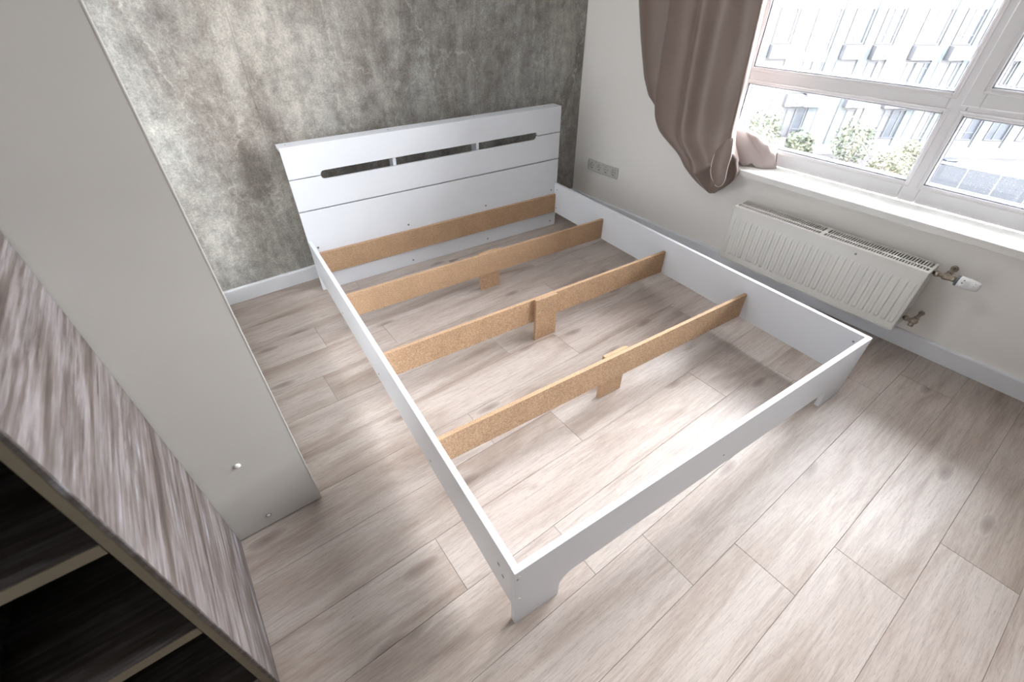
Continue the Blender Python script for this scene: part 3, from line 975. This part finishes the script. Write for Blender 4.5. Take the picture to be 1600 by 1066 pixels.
t.faces.new(loops[-1]); t.faces.new(loops[0][::-1])
bmesh.ops.recalc_face_normals(t, faces=t.faces[:])
mb = MB(); mb.absorb(t)
mb.build('drape', M['cloth'], cu)

# the bunched end lying on the sill
def cloth_sheet(name, fn, nu, nv, mat, thick=0.004):
    t = bmesh.new()
    g_ = [[t.verts.new(fn(i / (nu - 1), j / (nv - 1)) - CO) for j in range(nv)] for i in range(nu)]
    for i in range(nu - 1):
        for j in range(nv - 1):
            f = t.faces.new([g_[i][j], g_[i + 1][j], g_[i + 1][j + 1], g_[i][j + 1]])
            f.smooth = True
    bmesh.ops.recalc_face_normals(t, faces=t.faces[:])
    mb = MB(); mb.absorb(t)
    o_ = mb.build(name, mat, cu)
    sm = o_.modifiers.new('thickness', 'SOLIDIFY')
    sm.thickness = thick
    sm.offset = 0
    return o_
def spine(u, tb):
    for (a, p), (b, q) in zip(tb[:-1], tb[1:]):
        if u <= b:
            f_ = (u - a) / (b - a)
            f_ = f_ * f_ * (3 - 2 * f_)
            return Vector(p).lerp(Vector(q), f_)
    return Vector(tb[-1][1])
def bunch(u, v):
    # u along the bunch (towards -y), v from the foot on the room side over the top to the foot on the window side
    y = -1.150 - 0.280 * u
    hgt = spine(u, [(0, (0.130, 0, 0)), (0.22, (0.172, 0, 0)), (0.45, (0.150, 0, 0)), (0.8, (0.112, 0, 0)), (0.93, (0.080, 0, 0)), (1.0, (0.015, 0, 0))]).x
    x0 = -0.055 + 0.135 * u
    x1 = 0.135 + 0.015 * u
    if u > 0.8:
        k = (u - 0.8) / 0.2
        x0 += 0.045 * k * k; x1 -= 0.03 * k * k
    a = math.pi * v
    cx, rx = (x0 + x1) / 2, (x1 - x0) / 2
    x = cx - rx * math.copysign(abs(math.cos(a)) ** 0.75, math.cos(a))
    z = 0.5825 + hgt * math.sin(a) ** 0.8
    s_ = math.sin(a)
    nz = noise.noise(Vector((u * 3.2 + 1.3, v * 4.0, 0.4)))
    # creased folds: sharp valleys between rounded rolls, fanning out from the upper left
    du, dv = u + 0.06, 0.70 - v
    th = math.atan2(dv * 1.1, du)
    rad_ = min(1.0, math.hypot(du, dv) * 1.5)
    r1 = abs(math.sin(4.2 * th + 0.5 * nz + 0.5)) ** 0.5 - 0.66
    r2 = noise.noise(Vector((th * 5.0, u * 1.5, 2.2)))
    amp = s_ ** 0.5 * rad_
    x -= amp * (0.010 * nz + 0.042 * r1 * max(0.0, 1 - 1.7 * v) + 0.010 * r2)
    z += amp * (0.006 * nz + 0.004 * r1 + 0.005 * r2)
    # the edge lifts off the sill in two small arches
    z += 0.030 * bumpf(u, 0.42, 0.07) * bumpf(v, 0.02, 0.08) + 0.020 * bumpf(u, 0.66, 0.06) * bumpf(v, 0.02, 0.07)
    return Vector((x, y + 0.02 * nz * s_, max(z, 0.5822)))
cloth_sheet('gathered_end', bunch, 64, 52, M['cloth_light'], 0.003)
def flap(u, v):
    # tongue of cloth hanging over the sill nose; u down, v across
    yc = -1.238 - 0.036 * u
    hw = 0.016 + 0.032 * min(1.0, u / 0.35) ** 0.7
    if u > 0.72:
        k = (u - 0.72) / 0.28
        hw *= math.sqrt(max(0.0, 1 - 0.93 * k * k))
    y = yc + hw * (1 - 2 * v)
    z = 0.752 - 0.232 * u
    x = -0.090 - 0.080 * math.sin(math.pi * min(0.5, u * 0.62)) - 0.014 * math.sin(math.pi * v)
    return Vector((x, y - 0.012 * u, z - 0.012 * v))
cloth_sheet('hem_flap', flap, 30, 20, M['cloth'], 0.003)
edge = [flap(0.42 + 0.58 * i / 24, 0.0) for i in range(25)] + [flap(1.0, i / 10) for i in range(1, 10)] + [flap(1.0 - 0.98 * i / 26, 1.0) for i in range(27)]
mb = MB().tube([p - CO + Vector((-0.002, 0, 0)) for p in edge], 0.0022, 6)
mb.build('hem', M['hem'], cu)
# rail above the picture that the curtain hangs from
rl = thing('curtain_rail', 'white ceiling curtain rail above the window, holding the taupe curtain', 'rail', (-0.11, -2.0, CEIL))
box('track', M['white_plastic'], rl, -0.02, 0.02, -1.95, 1.85, -0.025, -0.0005, 0.002)
for i in range(9):
    yy = -0.44 - i * 0.085 + 2.0
    MB().tube([(0, yy, -0.025), (0, yy, -0.082)], 0.003, 6).build('hook', M['white_plastic'], rl)

# ------------------------------------------------------------------ fill lamp added on the ceiling to brighten the room (unseen, above the picture)
lp = thing('fill_lamp', 'added fill lamp, round and white, unseen on the ceiling near the wardrobe', 'lamp', (-2.15, -0.75, CEIL))
MB().lathe([(0.0005, 0.30), (0.05, 0.30), (0.055, 0.29)], (0, 0, 0), (0, 0, -1), 48).build('fill_lamp_base', M['white_plastic'], lp)
MB().lathe([(0.0555, 0.285), (0.085, 0.27), (0.105, 0.20), (0.112, 0.08), (0.113, 0.002)], (0, 0, 0), (0, 0, -1), 48).build('fill_lamp_shade', M['fill_lamp_glow'], lp)

# ------------------------------------------------------------------ outside
GZ = -8.1
gd = struct(box('ground', M['paving'], None, 0.6, 160, -90, 110, GZ - 0.5, GZ))
NA = math.radians(42)
n3 = Vector((math.sin(NA), math.cos(NA), 0)); u3 = Vector((math.cos(NA), -math.sin(NA), 0))
C0 = Vector((-2.51516, -2.57168, 0))
D = 34.0
# local frame of the building: X along the facade, Y away from us, Z up
bld = thing('apartment_building', 'pale blue and white apartment block seen across the yard through the window', 'building')
bm4 = Matrix((u3, n3, Vector((0, 0, 1)))).transposed().to_4x4()
bm4.translation = C0 + n3 * D
bld.matrix_world = bm4
UA, UB, ZTOP = 2.0, 44.0, 1.7
box('facade_wall', M['facade'], bld, UA, UB, 0.12, 12.0, GZ, ZTOP)
box('roof_parapet', M['facade_blue'], bld, UA - 0.1, UB + 0.1, 0.0, 12.1, ZTOP, ZTOP + 0.5)
box('plinth', M['facade'], bld, UA, UB, -0.06, 0.12, GZ, -7.45, 0.02)
# columns of windows: right edge, width, narrow or wide, conditioner
cols = [(3.4, 1.0), (5.6, 1.25), (7.9, 1.0), (10.0, 1.2), (11.6, 0.9), (13.72, 1.0), (16.14, 1.28), (17.96, 1.0), (19.6, 0.92), (22.21, 1.28), (24.0, 1.0), (25.6, 1.1), (27.2, 1.0), (29.1, 1.15), (30.9, 1.0), (33.0, 1.2), (35.4, 1.0), (37.5, 1.2), (39.8, 1.0), (42.0, 1.1)]
FLOOR_H = 2.63
prev = UA
for i, (ur, wdt) in enumerate(cols):
    if ur - wdt - prev > 0.35:
        box('facade_panel', M['facade_blue' if i % 3 else 'facade'], bld, prev + 0.12, ur - wdt - 0.10, 0.0, 0.12, -7.44, ZTOP - 0.01, 0.01)
    prev = ur
rnd = random.Random(3)
dark_at = {(0, 8), (1, 6), (1, 5), (2, 9), (2, 6), (2, 13)}
def far_window(u0, u1, z0, z1, kind, sub):
    mb = MB()
    fwd_ = 0.06
    mb.box(u0, u0 + 0.06, 0.05, 0.14, z0, z1); mb.box(u1 - 0.06, u1, 0.0, 0.14, z0, z1)
    mb.box(u0 + 0.06, u1 - 0.06, 0.04, 0.14, z1 - 0.06, z1); mb.box(u0 + 0.06, u1 - 0.06, 0.03, 0.14, z0, z0 + 0.06)
    mid = u0 + (u1 - u0) * 0.45
    mb.box(mid - 0.03, mid + 0.03, 0.06, 0.14, z0 + 0.06, z1 - 0.06)
    if sub:
        mb.box(u0 + 0.06, u1 - 0.06, 0.05, 0.14, z0 + 0.42, z0 + 0.48)
        mb.box(u0 + 0.06, u1 - 0.06, 0.05, 0.14, z1 - 0.36, z1 - 0.32)
    wn = mb.build('window', M['win_frame' if kind != 'w' else 'win_white'], bld)
    box('pane', M['win_pane_dark' if kind == 'd' else 'win_pane'], wn, u0 + 0.06, mid - 0.03, 0.10, 0.12, z0 + 0.06, z1 - 0.06)
    box('pane', M['win_pane'] if rnd.random() < 0.8 or kind == 'w' else M['win_pane_dark'], wn, mid + 0.03, u1 - 0.06, 0.10, 0.12, z0 + 0.06, z1 - 0.06)
for row in range(-2, 3):
    zt = 0.01 - FLOOR_H * row
    for i, (ur, wdt) in enumerate(cols):
        if zt > ZTOP - 0.3:
            continue
        ur2, wd2 = ur, wdt
        hh = 1.74
        if row >= 1:
            ur2 = ur + (0.0 if i not in (5, 6, 7, 8, 9, 10) else {5: 1.85, 6: 0.72, 7: 1.36, 8: 2.0, 9: 0.57, 10: 0.5}[i]) - (0.0)
        big = (row == 0 and i == 6)
        if big:
            hh = 2.14
        far_window(ur2 - wd2, ur2, zt - hh, zt, 'd' if (row, i) in dark_at else ('w' if (i + row) % 3 == 0 else 'n'), big or (i + row) % 2 == 0)
        if not big and zt - 1.78 > GZ + 1.6 and row < 2:
            wa = wd2 + 0.1
            bk = MB().box(ur2 - wa + 0.05, ur2 + 0.16, -0.42, 0.12, zt - 2.50, zt - 1.79, 0.01).build('conditioner_basket', M['ac_basket'], bld)
            if (i + row) % 2 == 0:
                a0, a1 = ur2 - 0.62, ur2 + 0.10
                box('conditioner', M['ac_unit'], bk, a0, a1, -0.47, -0.42, zt - 2.44, zt - 1.92, 0.01)
                MB().lathe([(0, 0.20), (0.02, 0.19), (0.02, 0.12), (0.01, 0.11)], ((a0 + a1) / 2, -0.47, zt - 2.18), ((a0 + a1) / 2, -1.47, zt - 2.18), 16).build('fan', M['ac_basket'], bk)
        elif row == 2:
            box('lintel', M['beige'], bld, ur2 - wd2, ur2, -0.02, 0.12, zt + 0.02, zt + 0.28)

# shrubs in front of the building
def shrub(label, u, d, h, r, light, grp='shrubs below the apartment block'):
    base = C0 + u3 * u + n3 * d
    sb = thing('shrub', label, 'shrub', (base.x, base.y, GZ), 0, grp)
    rg = random.Random(int(u * 100))
    st_ = MB()
    for k in range(5):
        a = rg.uniform(0, 6.28)
        st_.tube([(0.05 * math.cos(a), 0.05 * math.sin(a), 0), (0.25 * r * math.cos(a), 0.25 * r * math.sin(a), h * 0.4), (0.6 * r * math.cos(a), 0.6 * r * math.sin(a), h * 0.75)], 0.03, 5)
    st_.build('stem', M['twig'], sb)
    t = bmesh.new()
    for k in range(900):
        # points in a lumpy ellipsoid
        a, b = rg.uniform(0, 6.283), rg.uniform(-0.9, 1)
        rad_ = (0.55 + 0.45 * rg.random()) * (1 + 0.25 * noise.noise(Vector((math.cos(a) * 1.7 + u, math.sin(a) * 1.7, b * 2))))
        c = Vector((r * rad_ * math.sqrt(1 - b * b * 0.9) * math.cos(a), r * rad_ * math.sqrt(1 - b * b * 0.9) * math.sin(a), h * 0.55 + h * 0.45 * b * rad_))
        s_ = rg.uniform(0.07, 0.15)
        d1 = Vector((rg.uniform(-1, 1), rg.uniform(-1, 1), rg.uniform(-0.6, 0.6))).normalized()
        d2 = d1.orthogonal().normalized()
        d2 = (Matrix.Rotation(rg.uniform(0, 6.28), 3, d1) @ d2)
        vs = [t.verts.new(c - d1 * s_), t.verts.new(c + d2 * s_ * 0.5), t.verts.new(c + d1 * s_), t.verts.new(c - d2 * s_ * 0.5)]
        f = t.faces.new(vs)
    mb = MB(); mb.absorb(t)
    o_ = mb.build('foliage', M['leaf_light' if light else 'leaf'], sb)
    o_['kind'] = 'stuff'
    return sb
for lab, u, d, h, r, lt in (
        ('leafy green shrub furthest to the left in the lower window pane', 12.9, 31.6, 3.2, 1.15, False),
        ('low green shrub beside the dark doorway of the apartment block', 15.3, 31.4, 2.1, 0.95, False),
        ('tall darker green shrub at the middle of the row of shrubs', 18.0, 30.6, 3.0, 1.1, False),
        ('bright yellowish shrub in front of the tall dark green one', 18.6, 27.6, 2.0, 1.1, True),
        ('rounded pale green shrub at the right end of the row of shrubs', 20.6, 29.4, 2.1, 0.85, True),
        ('green shrub behind the perforated fence at the right edge of the window', 29.4, 29.0, 2.6, 1.0, False)):
    shrub(lab, u, d, h, r, lt, None)

# perforated metal screen fence and two dark containers
a_ = Vector((30.9, 3.7, 0)); b_ = Vector((31.5, -1.3, 0))
fdir = (b_ - a_).normalized()
fe = thing('metal_fence', 'blue grey perforated metal fence with white top rail outside the right lower pane', 'fence', (a_.x, a_.y, GZ), math.atan2(fdir.y, fdir.x))
fl = (b_ - a_).length + 3
npan = 6
for i in range(npan):
    box('fence_panel', M['perforated'], fe, i * fl / npan + 0.03, (i + 1) * fl / npan - 0.03, -0.02, 0.02, 0.08, 1.62, 0.005)
for i in range(npan + 1):
    box('post', M['win_white'], fe, i * fl / npan - 0.03, i * fl / npan + 0.03, -0.04, 0.04, 0, 1.66, 0.005)
box('top_rail', M['win_white'], fe, -0.05, fl + 0.05, -0.06, 0.06, 1.66, 1.78, 0.01)
for lab, px in (('dark blue waste container at the left of the pair by the fence', (34.3, 4.75)), ('dark blue waste container at the right of the pair, nearer the fence', (34.6, 4.0))):
    bn = thing('waste_container', lab, 'container', (px[0], px[1], GZ), NA * -1, 'waste containers in the yard')
    MB().prism([(-0.26, 0.05), (0.26, 0.05), (0.31, 1.05), (-0.31, 1.05)], 'y', -0.3, 0.3, 0.02).build('body', M['bin'], bn)
    MB().box(-0.34, 0.34, -0.34, 0.34, 1.06, 1.14, 0.03).build('lid', M['bin'], bn)
